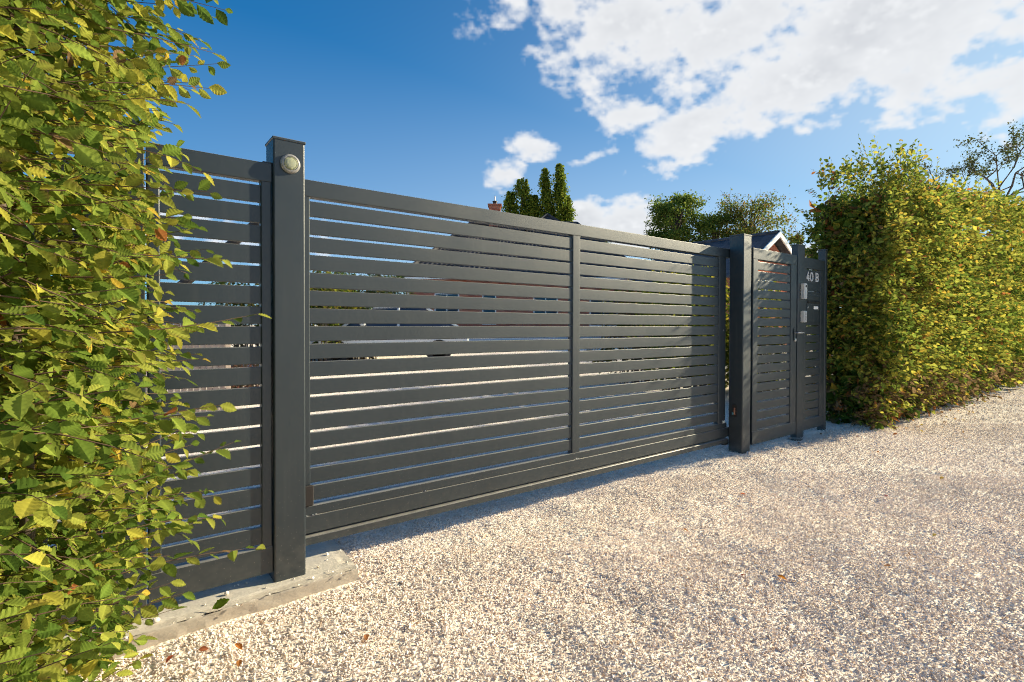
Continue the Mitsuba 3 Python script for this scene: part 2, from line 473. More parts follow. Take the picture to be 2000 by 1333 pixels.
for x in (0.815, 0.84, 0.873, 0.889, 1.55, 2.846, 2.86, 3.93):
    add("bolt", cbox(x - .0045, x + .0045, GY - .0075, GY + .004, .2378, .2435, .002), STEEL, gate)
add("top_stop", cbox(0.801, 0.832, GY + .012, GY + .05, 2.0376, 2.0495, .002), BLACK, gate)
add("end_bracket", cbox(4.875, 4.918, GY - .004, GY + .0005, .287, .314, .002), ALU, gate)
add("end_bolt", cbox(4.872, 4.882, GY - .005, GY + .0005, 1.213, 1.223, .003), STEEL, gate)
add("roller", cbox(4.90, 4.975, GY - .012, GY + .04, .062, .125, .01), BLACK, gate)
add("latch_cover", cbox(0.794, 0.874, GY - .016, GY - .0005, .292, .404, .005), BROWN_PLASTIC, gate)

# ------------------------------------------------------------------ fence panel left of the post
panel = thing("slatted_fence", "narrow dark grey slatted fence between the left hedge and the tall post", "fence")
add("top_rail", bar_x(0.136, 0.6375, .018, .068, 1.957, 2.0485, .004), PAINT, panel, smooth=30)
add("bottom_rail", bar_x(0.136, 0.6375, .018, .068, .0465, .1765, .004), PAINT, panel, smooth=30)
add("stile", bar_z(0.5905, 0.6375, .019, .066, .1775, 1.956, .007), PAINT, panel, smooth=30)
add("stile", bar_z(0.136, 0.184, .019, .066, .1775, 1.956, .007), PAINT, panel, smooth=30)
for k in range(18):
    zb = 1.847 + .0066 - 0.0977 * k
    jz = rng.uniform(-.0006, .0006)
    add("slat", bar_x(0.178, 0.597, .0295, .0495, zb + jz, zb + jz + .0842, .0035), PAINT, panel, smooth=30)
add("bracket", cbox(.60, .6405, .024, .06, 2.0488, 2.056, .002), PAINT, panel)
one("fence_post", "dark grey fence post hidden behind the left hedge leaves", "post", bar_z(-0.02, 0.1285, 0.01, 0.16, -0.02, 2.13, .005), PAINT, smooth=30)
for j in range(1):
    pl2 = thing("slatted_fence", "dark grey slatted fence mostly hidden behind the left hedge", "fence")
    add("top_rail", bar_x(-2.0, -0.0245, .018, .068, 1.957, 2.0485, .004), PAINT, pl2, smooth=30)
    add("bottom_rail", bar_x(-2.0, -0.0245, .018, .068, .0465, .1765, .004), PAINT, pl2, smooth=30)
    add("stile", bar_z(-.075, -.0245, .019, .066, .1775, 1.956, .007), PAINT, pl2, smooth=30)
    for k in range(18):
        zb = 1.8536 - 0.0977 * k
        add("slat", bar_x(-2.0, -.07, .0295, .0495, zb, zb + .0842, .0035), PAINT, pl2, smooth=30)

# ------------------------------------------------------------------ pedestrian gate and number panel
wk = thing("pedestrian_gate", "narrow dark grey slatted pedestrian gate right of the sliding gate", "gate")
WY = 0.010
add("top_rail", bar_x(5.176, 6.118, WY, WY + .05, 1.9405, 2.0515, .004), PAINT, wk, smooth=30)
add("bottom_rail", bar_x(5.176, 6.118, WY, WY + .05, .0560, .1885, .004), PAINT, wk, smooth=30)
add("stile", bar_z(5.176, 5.272, WY + .001, WY + .048, .1895, 1.9395, .007), PAINT, wk, smooth=30)
add("stile", bar_z(5.985, 6.118, WY + .001, WY + .048, .1895, 1.9395, .007), PAINT, wk, smooth=30)
for k in range(18):
    zt = 1.9266 - .0062 - 0.0962 * k
    add("slat", bar_x(5.266, 5.99, WY + .010, WY + .032, zt - .0832, zt, .0035), PAINT, wk, smooth=30)
add("handle_plate", cbox(6.045, 6.075, WY - .009, WY - .0005, 1.10, 1.235, .003), PAINT, wk)
hd = add("handle", join([tube([(6.062, WY - .004, 1.188), (6.062, WY - .045, 1.188), (6.08, WY - .052, 1.188), (6.185, WY - .052, 1.188)], [.008, .008, .008, .0075], 8)]), STEEL, wk, smooth=35)
add("lock", place(lathe([(0, 0), (.021, 0), (.021, .006), (.014, .011), (0, .011)], 20), FACE, (6.083, WY - .0005, 1.108)), STEEL, wk, smooth=35)

p2 = post("dark grey post between the pedestrian gate and the house number panel", 6.150, 0.012, 0.168, -0.05, 2.168, depth=.074)
add("foot", place(lathe([(0, .0), (.07, .0), (.07, .012), (0.03, .02), (0, .02)], 20), np.eye(3), (6.09, .0, -.005)), PAINT, p2, smooth=35)
p3 = post("rightmost dark grey post beside the right hedge", 6.853, 0.012, 0.060, -0.05, 2.175, depth=.085)
npn = thing("number_panel", "dark grey panel with slats under the house number, between two right posts", "panel")
add("top_rail", bar_x(6.320, 6.851, .016, .066, 1.925, 2.047, .004), PAINT, npn, smooth=30)
add("stile", bar_z(6.320, 6.372, .017, .064, .188, 1.9245, .007), PAINT, npn, smooth=30)
add("stile", bar_z(6.741, 6.851, .017, .064, .188, 1.9245, .006), PAINT, npn, smooth=30)
add("bottom_rail", bar_x(6.320, 6.851, .016, .066, .065, .187, .004), PAINT, npn, smooth=30)
add("plate", cbox(6.366, 6.741, .026, .046, 1.667, 1.912, .002), PAINT, npn)
for k in range(11):
    zt = 1.2592 - .0062 - .0968 * k
    add("slat", bar_x(6.366, 6.741, .028, .05, zt - .0836, zt, .0035), PAINT, npn, smooth=30)
mb = thing("letterbox", "dark grey letterbox set into the panel under the house number", "letterbox")
add("body", cbox(6.374, 6.733, .022, .30, 1.272, 1.663, .003), PAINT, mb)
add("flap", cbox(6.392, 6.715, .012, .0215, 1.556, 1.628, .003), PAINT, mb)
add("lip", bar_x(6.40, 6.705, .004, .0215, 1.530, 1.546, .004), BLACK, mb, smooth=30)
add("door", cbox(6.388, 6.72, .0165, .0215, 1.30, 1.518, .003), PAINT, mb)
add("lock", place(lathe([(0, 0), (.011, 0), (.011, .004), (0, .005)], 16), FACE, (6.407, .016, 1.476)), STEEL, mb, smooth=35)
add("name_plate", cbox(6.556, 6.668, .0135, .0162, 1.459, 1.494, .001), principled("name_plate", (.72, .72, .72), .4), mb)
num = thing("house_number", "light grey house number 40 B on the dark panel", "house number")


def text(s, x0, x1, z0, z1):
    m = meshkit.text_mesh(s, 1.0, 0.004, bold=True)
    v = np.array(m.vertices)
    v[:, 0] = (v[:, 0] - v[:, 0].min()) / np.ptp(v[:, 0]) * (x1 - x0) + x0
    v[:, 1] = (v[:, 1] - v[:, 1].min()) / np.ptp(v[:, 1]) * (z1 - z0) + z0
    w = np.c_[v[:, 0], 0.0225 - (v[:, 2] - v[:, 2].min()), v[:, 1]]
    return w, np.array(m.faces)


for s, a, b in (("4", 6.374, 6.452), ("0", 6.467, 6.545), ("B", 6.607, 6.690)):
    add("digit" if s != "B" else "letter", text(s, a, b, 1.781, 1.888), DIGIT, num)
for lab, za, zb, cam in (("slim silver video intercom on the post beside the house number", 1.567, 1.744, True), ("small silver keypad box below the intercom on the same post", 1.305, 1.433, False)):
    ic = thing("intercom" if cam else "keypad", lab, "intercom" if cam else "keypad")
    add("housing", cbox(6.212, 6.282, -.028, .0115, za, zb, .003), ALU, ic)
    add("front", cbox(6.218, 6.276, -.0315, -.0285, za + .006, zb - .006, .001), principled("ic_front" + str(cam), (.50, .50, .51), .35, metallic=.3), ic)
    if cam:
        add("camera_eye", place(lathe([(0, 0), (.012, 0), (.012, .004), (0, .006)], 16), FACE, (6.25, -.0316, zb - .034)), BLACK, ic, smooth=35)
        add("button", place(lathe([(0, 0), (.008, 0), (.008, .003), (0, .004)], 16), FACE, (6.247, -.0316, za + .045)), STEEL, ic, smooth=35)
    else:
        for i in range(3):
            for j in range(2):
                add("key", cbox(6.230 + j * .019, 6.243 + j * .019, -.034, -.0317, za + .022 + i * .03, za + .040 + i * .03, .001), principled("keys", (.30, .30, .31), .5) if "m_keys" not in scene else "m_keys", ic)

# ------------------------------------------------------------------ leaves
def leaf_template(stations, across, fold, curl, pleat, teeth, r):
    """a serrated pleated leaf along x (0..1), width along y, normal z"""
    xs = np.linspace(0, 1, stations)
    us = np.linspace(-1, 1, across)
    v = []
    for k, x in enumerate(xs):
        w = 0.31 * (math.sin(PI * min(1, x ** 0.78)) ** 0.85 if 0 < x < 1 else 0.0)
        if teeth and 0 < k < stations - 1:
            w *= 1.0 + (0.045 if k % 2 else -0.035)
        for u in us:
            vein = pleat * (1 if (k % 2) else -1) * abs(u) ** .8 * (1 if 0 < x < 1 else 0)
            xo = x + (0.10 * abs(u) * (1 - x) if 0 < x < 1 else 0)
            v.append((xo, u * w, fold * abs(u) * w - curl * x * x + vein * .5))
    v = np.array(v)
    f = []
    for k in range(stations - 1):
        for j in range(across - 1):
            a, b, c, d = k * across + j, (k + 1) * across + j, (k + 1) * across + j + 1, k * across + j + 1
            if k > 0:
                f.append((a, b, d) if k == stations - 2 else (a, b, c))
            else:
                f.append((a, b, c))
            if 0 < k < stations - 2:
                f.append((a, c, d))
    return v, np.array(f)


def frames(axis, up):
    x = axis / (np.linalg.norm(axis, axis=1, keepdims=True) + 1e-9)
    y = np.cross(up, x)
    y /= np.linalg.norm(y, axis=1, keepdims=True) + 1e-9
    return np.stack([x, y, np.cross(x, y)], -1)


def leaf_mesh(pos, R, size, col, templates, r):
    kind = r.integers(0, len(templates), len(pos))
    vs, fs, cs, at = [], [], [], 0
    for k, (v, f) in enumerate(templates):
        i = np.nonzero(kind == k)[0]
        if not len(i):
            continue
        P = np.einsum("nij,vj->nvi", R[i], v) * size[i, None, None] + pos[i][:, None]
        vs.append(P.reshape(-1, 3))
        fs.append((f[None] + (np.arange(len(i)) * len(v))[:, None, None]).reshape(-1, 3) + at)
        rad = np.abs(v[:, 1]) / .31
        rib = (rad < .05).astype(float)
        a, b = r.uniform(0, 1, (2, len(i), 1))
        sh = 1 + .18 * rib[None] - .16 * (a > .5) * rad[None] + (b - .5) * .5 * (v[None, :, 0] - .5)
        worn = ((r.uniform(0, 1, (len(i), 1)) < .16) * np.clip(rad[None] * .9 + v[None, :, 0] * .7 - .75, 0, 1))[..., None]
        cv = col[i][:, None] * sh[..., None]
        cs.append((cv * (1 - worn) + np.array([.26, .15, .06]) * worn).reshape(-1, 3))
        at += len(i) * len(v)
    return (np.vstack(vs), np.vstack(fs)), np.vstack(cs)


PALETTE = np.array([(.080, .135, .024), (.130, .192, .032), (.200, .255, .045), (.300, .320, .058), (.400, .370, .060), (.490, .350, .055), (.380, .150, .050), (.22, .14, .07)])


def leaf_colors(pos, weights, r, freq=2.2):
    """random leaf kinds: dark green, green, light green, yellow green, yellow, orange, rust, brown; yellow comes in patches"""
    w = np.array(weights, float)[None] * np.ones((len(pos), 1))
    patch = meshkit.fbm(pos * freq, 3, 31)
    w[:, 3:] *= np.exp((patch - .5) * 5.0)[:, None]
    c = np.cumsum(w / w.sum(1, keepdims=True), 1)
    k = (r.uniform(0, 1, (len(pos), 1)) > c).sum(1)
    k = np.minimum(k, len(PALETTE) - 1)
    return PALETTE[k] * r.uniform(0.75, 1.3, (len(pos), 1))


def sprays(root, out, length, step, size, r, droop=0.15, roll=0.45, hang=.12):
    """twigs from the roots along out, each with two rows of leaves; returns (twig polylines, leaf positions, frames, sizes)"""
    n = len(root)
    out = out / np.linalg.norm(out, axis=1, keepdims=True)
    bend = r.normal(0, .18, (n, 3)) + [0, 0, -droop]
    upv = np.array([0, 0, 1.0]) + r.normal(0, roll, (n, 3))
    polys, P, F, S = [], [], [], []
    m = np.maximum((length / step).astype(int), 3)
    for k in range(m.max() + 1):
        on = k <= m
        t = (k + .4) / (m + .6)
        c = root + out * (length * t)[:, None] + bend * (length * t * t)[:, None] * .6
        d = out + bend * (1.2 * t)[:, None]
        d /= np.linalg.norm(d, axis=1, keepdims=True)
        side = np.cross(d, upv)
        side /= np.linalg.norm(side, axis=1, keepdims=True) + 1e-9
        sg = 1 if k % 2 else -1
        a = np.where(k == m, 0.1, 0.85) + r.normal(0, .18, n)
        ax = d * np.cos(a)[:, None] + side * (sg * np.sin(a))[:, None] + r.normal(0, .20, (n, 3)) + [0, 0, -hang]
        nrm = np.cross(side, d) * np.sign(np.cross(side, d)[:, 2:3] + 1e-6) + r.normal(0, .36, (n, 3))
        P.append((c + side * (sg * .004))[on]); F.append(frames(ax, nrm)[on])
        S.append((size * r.uniform(.55, 1.25, n) * (1 - .25 * (t > .85)))[on])
    for i in range(n):
        tt = np.linspace(0, 1, 4)[:, None]
        polys.append(root[i] + out[i] * length[i] * tt + bend[i] * length[i] * tt * tt * .6)
    return polys, np.vstack(P), np.vstack(F), np.concatenate(S)


def twig_mesh(polys, r0, sides=4):
    return join([tube(p, np.linspace(r0, r0 * .35, len(p)), sides) for p in polys])


def project(p):
    d = p - CAM
    z = d @ FWD
    rx, ry = d @ (RIGHT0 * math.cos(ROLL) + UP0 * math.sin(ROLL)), d @ UP
    return 1000 + 1031.58 * rx / z, 648.1 - 1031.58 * ry / z, z


# ------------------------------------------------------------------ left hedge
def left_hedge():
    r = np.random.default_rng(21)
    A, B, C = np.array([-.20, -1.33]), np.array([.060, -.18]), np.array([-1.7, -1.42])
    roots, outs, lens = [], [], []

    def face(p, q, n, dens, depth, zlo, zhi, w=1.0):
        L = np.linalg.norm(q - p)
        k = int(L * (zhi - zlo) * dens)
        s = r.uniform(0, 1, k)
        z = r.uniform(zlo, zhi, k)
        d = r.uniform(.02, depth, k)
        wave = (meshkit.fbm(np.c_[s * L * 2.2, z * 2.2, 0 * z], 3, 17) - .5) * .22
        base = p + (q - p) * s[:, None] - np.array(n) * (d - wave)[:, None]
        roots.append(np.c_[base, z])
        o = np.c_[np.array(n)[0] + r.normal(0, .42, k), np.array(n)[1] + r.normal(0, .42, k), r.normal(.10, .38, k)]
        outs.append(o)
        lens.append(r.uniform(.12, .27, k) * w)
    ne = np.array([.970, -.245])
    nf = np.array([-.05, -1.0])
    face(A, B, ne, 370, .40, .10, 2.75)
    face(C, A, nf, 190, .34, .10, 2.75)
    root, out, ln = np.vstack(roots), np.vstack(outs), np.concatenate(lens)
    # longer shoots that stick out to the right
    k = 125
    s = r.uniform(.05, 1.0, k)
    base = A + (B - A) * s[:, None]
    root = np.vstack([root, np.c_[base - ne * .05, r.uniform(.42, 2.6, k)]])
    out = np.vstack([out, np.c_[r.normal(.95, .12, k), r.normal(-.15, .35, k), r.normal(.12, .22, k)]])
    ln = np.concatenate([ln, r.uniform(.18, .38, k)])
    ex = np.array([(-.02, -.95, 1.24, .36), (.0, -.85, 1.47, .32), (-.02, -1.0, 1.00, .30), (.0, -.9, .80, .33), (.0, -.85, .66, .34), (.0, -.8, .52, .36), (.0, -.9, 1.93, .27),
                   (-.02, -.95, 1.74, .27), (.0, -.8, 2.24, .33), (.0, -.85, 2.42, .30), (.02, -.6, 1.12, .26), (.02, -.55, .9, .24), (.0, -.9, 2.08, .25), (.02, -.5, 1.62, .22)])
    root = np.vstack([root, ex[:, :3]])
    out = np.vstack([out, np.c_[np.ones(14), r.normal(-.02, .10, 14), r.normal(.10, .12, 14)]])
    ln = np.concatenate([ln, ex[:, 3]])
    polys, P, F, S = sprays(root, out, ln, .029, .057, r, droop=.14, roll=.62, hang=.30)
    keep = (P[:, 1] < .0) & (np.linalg.norm(P - CAM, axis=1) > .85) & (P[:, 0] < .42)
    P, F, S = P[keep], F[keep], S[keep]
    col = leaf_colors(P, (.9, 1.8, 2.6, 2.2, .85, .2, .03, .05), r, 3.0) * 1.06
    T_ = [leaf_template(13, 5, fo, cu, .036, True, r) for fo, cu in ((.25, .05), (.45, .12), (.1, .16), (.6, .05), (.35, .22), (.2, -.06))]
    T2 = [leaf_template(5, 3, fo, cu, .02, False, r) for fo, cu in ((.3, .08), (.5, .15), (.15, .2))]
    h = thing("hedge", "tall leafy hedge filling the left side, close in front of the slatted fence", "hedge")
    # the largest visible leaves become parts
    px, py, z = project(P + F[:, :, 0] * (S * .5)[:, None])
    vis = (px > 5) & (px < 560) & (py > 5) & (py < 1328) & (z > .3)
    order = np.argsort(np.where(vis, z, 1e9))
    seen, win = set(), []
    for i in order[:int(vis.sum())]:
        c = (int(px[i] // 22), int(py[i] // 22))
        if c not in seen:
            seen.add(c)
            win.append(i)
    facing = np.abs(np.einsum("ni,ni->n", F[:, :, 2], (P - CAM) / np.linalg.norm(P - CAM, axis=1, keepdims=True)))
    win = sorted(win, key=lambda i: -(S[i] / z[i]) ** 2 * (.15 + facing[i]))[:300]
    for i in win:
        (m, c) = leaf_mesh(P[i:i + 1], F[i:i + 1], S[i:i + 1], col[i:i + 1], [T_[int(r.integers(0, 6))]], r)
        add("leaf", m, "m_leaf", h, color=c)
    rest = np.ones(len(P), bool)
    rest[win] = False
    near = rest & (P[:, 0] > -.62)
    (m1, c1) = leaf_mesh(P[near], F[near], S[near], col[near], T_, r)
    far = rest & ~near
    (m2, c2) = leaf_mesh(P[far], F[far], S[far], col[far], T2, r)
    add("foliage", join([m1, m2]), "m_leaf", h, color=np.vstack([c1, c2]), kind="stuff")
    # inside: coarse darker leaves and the woody stems
    k = 5200
    u = r.uniform(0, 1, (k, 3))
    y = -1.18 + u[:, 1] * 1.0
    xr = A[0] + (B[0] - A[0]) * (y - A[1]) / (B[1] - A[1]) - .20
    Pi = np.c_[-1.7 + u[:, 0] * (xr + 1.7), y, .1 + u[:, 2] * 2.55]
    Fi = frames(r.normal(0, 1, (k, 3)), r.normal(0, .6, (k, 3)) + [0, 0, .7])
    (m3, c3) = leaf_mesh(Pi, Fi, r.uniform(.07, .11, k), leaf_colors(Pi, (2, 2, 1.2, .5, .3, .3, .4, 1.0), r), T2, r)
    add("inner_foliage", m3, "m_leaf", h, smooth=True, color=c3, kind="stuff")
    add("twigs", twig_mesh(polys, .0022), TWIG, h, smooth=True, kind="stuff")
    for x, y in ((-.28, -.95), (-.2, -.55), (-.62, -.8), (-1.0, -.75), (-1.4, -.8)):
        pts = [(x, y, -.06), (x + r.normal(0, .03), y + r.normal(0, .03), .9), (x + r.normal(0, .06), y + r.normal(0, .06), 1.8), (x + r.normal(0, .1), y + r.normal(0, .1), 2.5)]
        add("stem", tube(pts, [.022, .018, .012, .006], 7), BARK, h, smooth=True)


left_hedge()


# ------------------------------------------------------------------ right hedge
def right_hedge():
    r = np.random.default_rng(33)

    def front(z, x):
        return -.34 - .17 * sstep(.15, 1.3, z) + .14 * sstep(2.4, 3.3, z) + (meshkit.fbm(np.stack([x * .9, z * 1.1, 0 * z], -1), 3, 41) - .5) * .5

    def left(z, y):
        return 7.66 - .34 * sstep(.2, 1.6, z) + .32 * sstep(1.9, 2.7, z) + (meshkit.fbm(np.stack([y * 1.2, z * 1.2, 0 * z], -1), 3, 43) - .5) * .34

    def top(x):
        return 3.02 + .10 * np.clip(x - 7.6, 0, 9) + .30 * np.exp(-((x - 8.0) / .38) ** 2) - .55 * (1 - sstep(7.3, 7.75, x)) + (meshkit.fbm(np.stack([x * .8, 0 * x, 0 * x], -1), 3, 47) - .5) * .5
    roots, outs, lens, sz = [], [], [], []

    def put(x, y, z, n, l0, l1, s=.062, jit=.45):
        k = len(x)
        roots.append(np.c_[x, y, z])
        outs.append(np.array(n) + r.normal(0, jit, (k, 3)))
        lens.append(r.uniform(l0, l1, k))
        sz.append(np.full(k, s))
    # front face, density falling with distance
    for x0, x1, dens, s in ((7.3, 9.5, 230, .070), (9.5, 12, 150, .078), (12, 16, 90, .092), (16, 26, 36, .125)):
        k = int((x1 - x0) * 3.2 * dens)
        x = r.uniform(x0, x1, k)
        z = .04 + r.uniform(0, 1, k) * (top(x) - .04)
        d = r.uniform(-.02, .28, k) * np.where(r.uniform(0, 1, k) < .25, 1.6, 1)
        put(x, front(z, x) + d, z, (-.12, -1, .16), .12, .28, s)
    k = int(1.25 * 3.1 * 270)
    y = r.uniform(-.62, .62, k)
    z = .04 + r.uniform(0, 1, k) * 2.75
    put(left(z, y) + r.uniform(-.02, .3, k), np.maximum(y, front(z, 7.5 + 0 * z)), z, (-1, -.15, .16), .12, .28, .071)
    for x0, x1, dens, s in ((7.6, 12, 120, .066), (12, 26, 34, .095)):
        k = int((x1 - x0) * 1.2 * dens)
        x = r.uniform(x0, x1, k)
        put(x, r.uniform(-.6, .6, k), top(x) - r.uniform(0, .3, k), (-.05, -.1, 1), .15, .38, s, .3)
    # single long shoots above the top and at the left end
    for x, y, h in ((7.62, -.15, .62), (7.7, -.3, .40), (7.5, .05, .42), (7.45, .3, .32), (7.9, -.1, .38), (8.15, -.35, .30), (9.25, -.45, .55), (9.35, -.4, .35), (9.9, -.5, .3), (11.2, -.5, .42), (12.6, -.4, .45)):
        xx = np.array([x])
        put(xx, np.array([y]), top(xx) - .12, (0, 0, 1), h + .12, h + .13, .06, .08)
    for z, y, l in ((2.95, .35, .46), (2.75, .42, .34), (2.62, .28, .40), (2.45, .40, .36), (2.30, .2, .42), (2.12, .36, .30), (3.1, .15, .4), (1.9, .3, .25), (2.55, -.2, .3)):
        put(np.array([7.42]), np.array([y]), np.array([z]), (-1, .1, .18), l, l + .02, .055, .14)
    for z, x, l in ((2.2, 7.55, .34), (1.6, 7.5, .3), (2.7, 7.9, .35), (1.2, 8.3, .3), (2.4, 8.6, .35), (1.9, 9.2, .35), (.9, 7.7, .28), (2.5, 7.45, .30), (2.05, 7.5, .34), (1.4, 7.6, .32), (1.8, 7.8, .33), (2.3, 8.0, .32), (1.1, 7.9, .3)):
        put(np.array([x]), front(np.array([z]), np.array([x])), np.array([z]), (-.55, -1, .2), l, l + .02, .06, .15)
    root, out, ln, s = np.vstack(roots), np.vstack(outs), np.concatenate(lens), np.concatenate(sz)
    polys, P, F, S = sprays(root, out, ln, .036, s, r, droop=.12, roll=.5)
    keep = P[:, 0] > 7.0
    P, F, S = P[keep], F[keep], S[keep]
    col = leaf_colors(P, (.9, 1.5, 2.2, 2.5, 2.0, .75, .16, .08), r, 1.6)
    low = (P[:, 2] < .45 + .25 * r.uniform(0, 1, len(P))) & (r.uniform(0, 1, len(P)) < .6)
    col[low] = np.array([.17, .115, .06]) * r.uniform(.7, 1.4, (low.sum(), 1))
    T_ = [leaf_template(4, 3, fo, cu, .03, False, r) for fo, cu in ((.3, .08), (.5, .15), (.12, .2), (.4, -.05))]
    h = thing("hedge", "long sunlit yellow green hedge at the right edge, beside the house number panel", "hedge")
    px, py, z = project(P + F[:, :, 0] * (S * .5)[:, None])
    vis = (px > 1560) & (px < 1995) & (py > 200) & (py < 860) & (P[:, 0] < 9.4)
    order = np.argsort(np.where(vis, z, 1e9))
    seen, win = set(), []
    for i in order[:int(vis.sum())]:
        c = (int(px[i] // 7), int(py[i] // 7))
        if c not in seen:
            seen.add(c)
            win.append(i)
    facing = np.abs(np.einsum("ni,ni->n", F[:, :, 2], (P - CAM) / np.linalg.norm(P - CAM, axis=1, keepdims=True)))
    win = sorted(win, key=lambda i: -(S[i] / z[i]) ** 2 * (.15 + facing[i]))[:300]
    for i in win:
        (m, c) = leaf_mesh(P[i:i + 1], F[i:i + 1], S[i:i + 1], col[i:i + 1], [T_[int(r.integers(0, 4))]], r)
        add("leaf", m, "m_leaf", h, smooth=True, color=c)
    rest = np.ones(len(P), bool)
    rest[win] = False
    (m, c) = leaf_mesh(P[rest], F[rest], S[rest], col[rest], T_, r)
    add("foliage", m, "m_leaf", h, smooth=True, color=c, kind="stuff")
    k = 16000
    u = r.uniform(0, 1, (k, 3))
    Pi = np.c_[7.62 + 18 * u[:, 0] ** 1.8, -.34 + u[:, 1] * .80, .05 + u[:, 2] * 2.85]
    T2 = [leaf_template(3, 3, fo, cu, .0, False, r) for fo, cu in ((.3, .08), (.5, .15))]
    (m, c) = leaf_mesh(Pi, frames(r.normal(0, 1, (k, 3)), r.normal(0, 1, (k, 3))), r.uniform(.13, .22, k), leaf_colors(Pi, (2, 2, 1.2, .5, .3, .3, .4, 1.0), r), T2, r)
    add("inner_foliage", m, "m_leaf", h, smooth=True, color=c, kind="stuff")
    add("twigs", twig_mesh([p for p in polys if p[0, 0] < 13], .0025, 3), TWIG, h, smooth=True, kind="stuff")
    for x in np.arange(7.9, 20, 1.05):
        pts = [(x, .02, -.06), (x + r.normal(0, .05), r.normal(0, .06), 1.2), (x + r.normal(0, .1), r.normal(0, .08), 2.6)]
        add("stem", tube(pts, [.03, .022, .01], 6), BARK, h, smooth=True)


right_hedge()

# ------------------------------------------------------------------ fallen leaves and pebbles
FALL = [  # x, y, colour word, colour, size
    (2.93, -.73, "orange", (.50, .20, .04)), (6.43, -.33, "rust", (.32, .09, .03)), (6.75, -.40, "red brown", (.26, .07, .04)), (7.5, -.5, "orange", (.48, .22, .05)),
    (5.45, -.75, "orange brown", (.40, .15, .05)), (6.1, -.80, "orange", (.45, .17, .05)), (4.7, -1.30, "dark red", (.22, .05, .04)), (5.55, -1.42, "yellow", (.48, .33, .08)),
    (4.1, -1.75, "yellow", (.50, .38, .10)), (2.75, -1.42, "orange", (.52, .22, .04)), (2.62, -1.30, "dark red", (.22, .06, .04)), (8.2, -1.0, "orange", (.48, .25, .05)),
    (7.1, -.62, "rust", (.32, .10, .03)), (7.8, -.72, "yellow", (.50, .36, .06)), (1.95, -1.86, "red", (.30, .05, .04)), (1.75, -1.80, "yellow", (.48, .32, .06)),
    (.42, -.43, "orange", (.45, .18, .05)), (.40, -.49, "orange brown", (.42, .18, .06)), (.20, -.30, "rust", (.36, .10, .05)), (.28, -.33, "rust", (.34, .12, .06)),
    (9.3, -.75, "yellow", (.52, .38, .06)), (10.2, -.7, "yellow", (.52, .36, .06)), (5.9, -.12, "rust", (.28, .10, .05)), (6.5, -.09, "brown", (.20, .10, .05)), (3.9, -.62, "red brown", (.30, .10, .06)),
    (.86, -.62, "orange brown", (.40, .18, .08)), (3.3, -1.72, "brown", (.22, .12, .07)), (6.9, -1.15, "brown", (.22, .12, .07))]
rl = np.random.default_rng(5)
TL = [leaf_template(9, 5, .5, .25, .04, True, rl), leaf_template(9, 5, .9, -.3, .04, True, rl), leaf_template(9, 5, .3, .4, .04, True, rl)]
WHERE = ["in front of the middle of the sliding gate", "in front of the number panel", "near the corner of the right hedge", "under the corner of the right hedge",
         "in front of the pedestrian gate", "in the sun in front of the pedestrian gate", "on the open lane right of centre", "on the open lane at right",
         "near the lower right of the lane", "on the near gravel right of centre", "beside an orange leaf on the near gravel", "beside the right hedge foot",
         "near the right hedge corner, in the sun", "on the lane before the right hedge corner", "lowest on the near gravel", "lowest, beside a red leaf on the near gravel",
         "left of all, below the slab edge", "just below another leaf by the slab edge", "under the left hedge at the slab", "beside another under the left hedge",
         "far right along the hedge foot", "farthest right along the hedge foot", "in the shade by the post foot", "in the shade under the number panel", "near the right post of the sliding gate",
         "below the slab corner", "on the near gravel at right", "on the lane at far right"]
for (x, y, word, c), where in zip(FALL, WHERE):
    k = int(rl.integers(0, 3))
    P = np.array([[x, y, float(ground_z(x, y)) + .012]])
    a = rl.uniform(0, 2 * PI)
    F = frames(np.array([[math.cos(a), math.sin(a), .1]]), np.array([[rl.normal(0, .35), rl.normal(0, .35), 1.0]]))
    m, cc = leaf_mesh(P, F, np.array([rl.uniform(.030, .048)]), np.array([c]), [TL[k]], rl)
    one("fallen_leaf", f"small {word} fallen leaf on the gravel {where}", "leaf", m, "m_leaf", group="fallen leaves on the gravel", smooth=True, color=cc)
for k in range(40):
    x = float(7.55 + 8 * rl.uniform() ** 1.7)
    y = float(-.42 - rl.uniform() ** 2 * .42) if x > 7.9 else float(rl.uniform(-.6, .15))
    a = rl.uniform(0, 2 * PI)
    P = np.array([[x, y, float(ground_z(x, y)) + .012]])
    F = frames(np.array([[math.cos(a), math.sin(a), .1]]), np.array([[rl.normal(0, .4), rl.normal(0, .4), 1.0]]))
    c = np.array([[(.45, .32, .06), (.34, .17, .06), (.24, .13, .06), (.42, .24, .06)][k % 4]])
    m, cc = leaf_mesh(P, F, np.array([rl.uniform(.035, .058)]), c, [TL[k % 3]], rl)
    one("fallen_leaf", "small yellow brown leaf among the litter along the foot of the right hedge", "leaf", m, "m_leaf", group="leaf litter at the right hedge", smooth=True, color=cc)
P = np.array([[.36, -.095, .004]])
m, cc = leaf_mesh(P, frames(np.array([[1, -.15, .30]]), np.array([[-.3, -.5, 1.0]])), np.array([.075]), np.array([[.13, .20, .02]]), [leaf_template(11, 5, .45, -.1, .05, True, rl)], rl)
one("fallen_leaf", "fresh green fallen leaf lying on the concrete slab", "leaf", m, "m_leaf", group="fallen leaves on the gravel", smooth=True, color=cc)


def pebble(x, y, z, s, seed):
    m = trimesh.creation.icosphere(2, s)
    v = np.array(m.vertices) * [1.2, .9, .8]
    v *= 1 + (meshkit.noise(v * 60 + seed)[:, None] - .5) * .5
    return v + [x, y, z], np.array(m.faces)


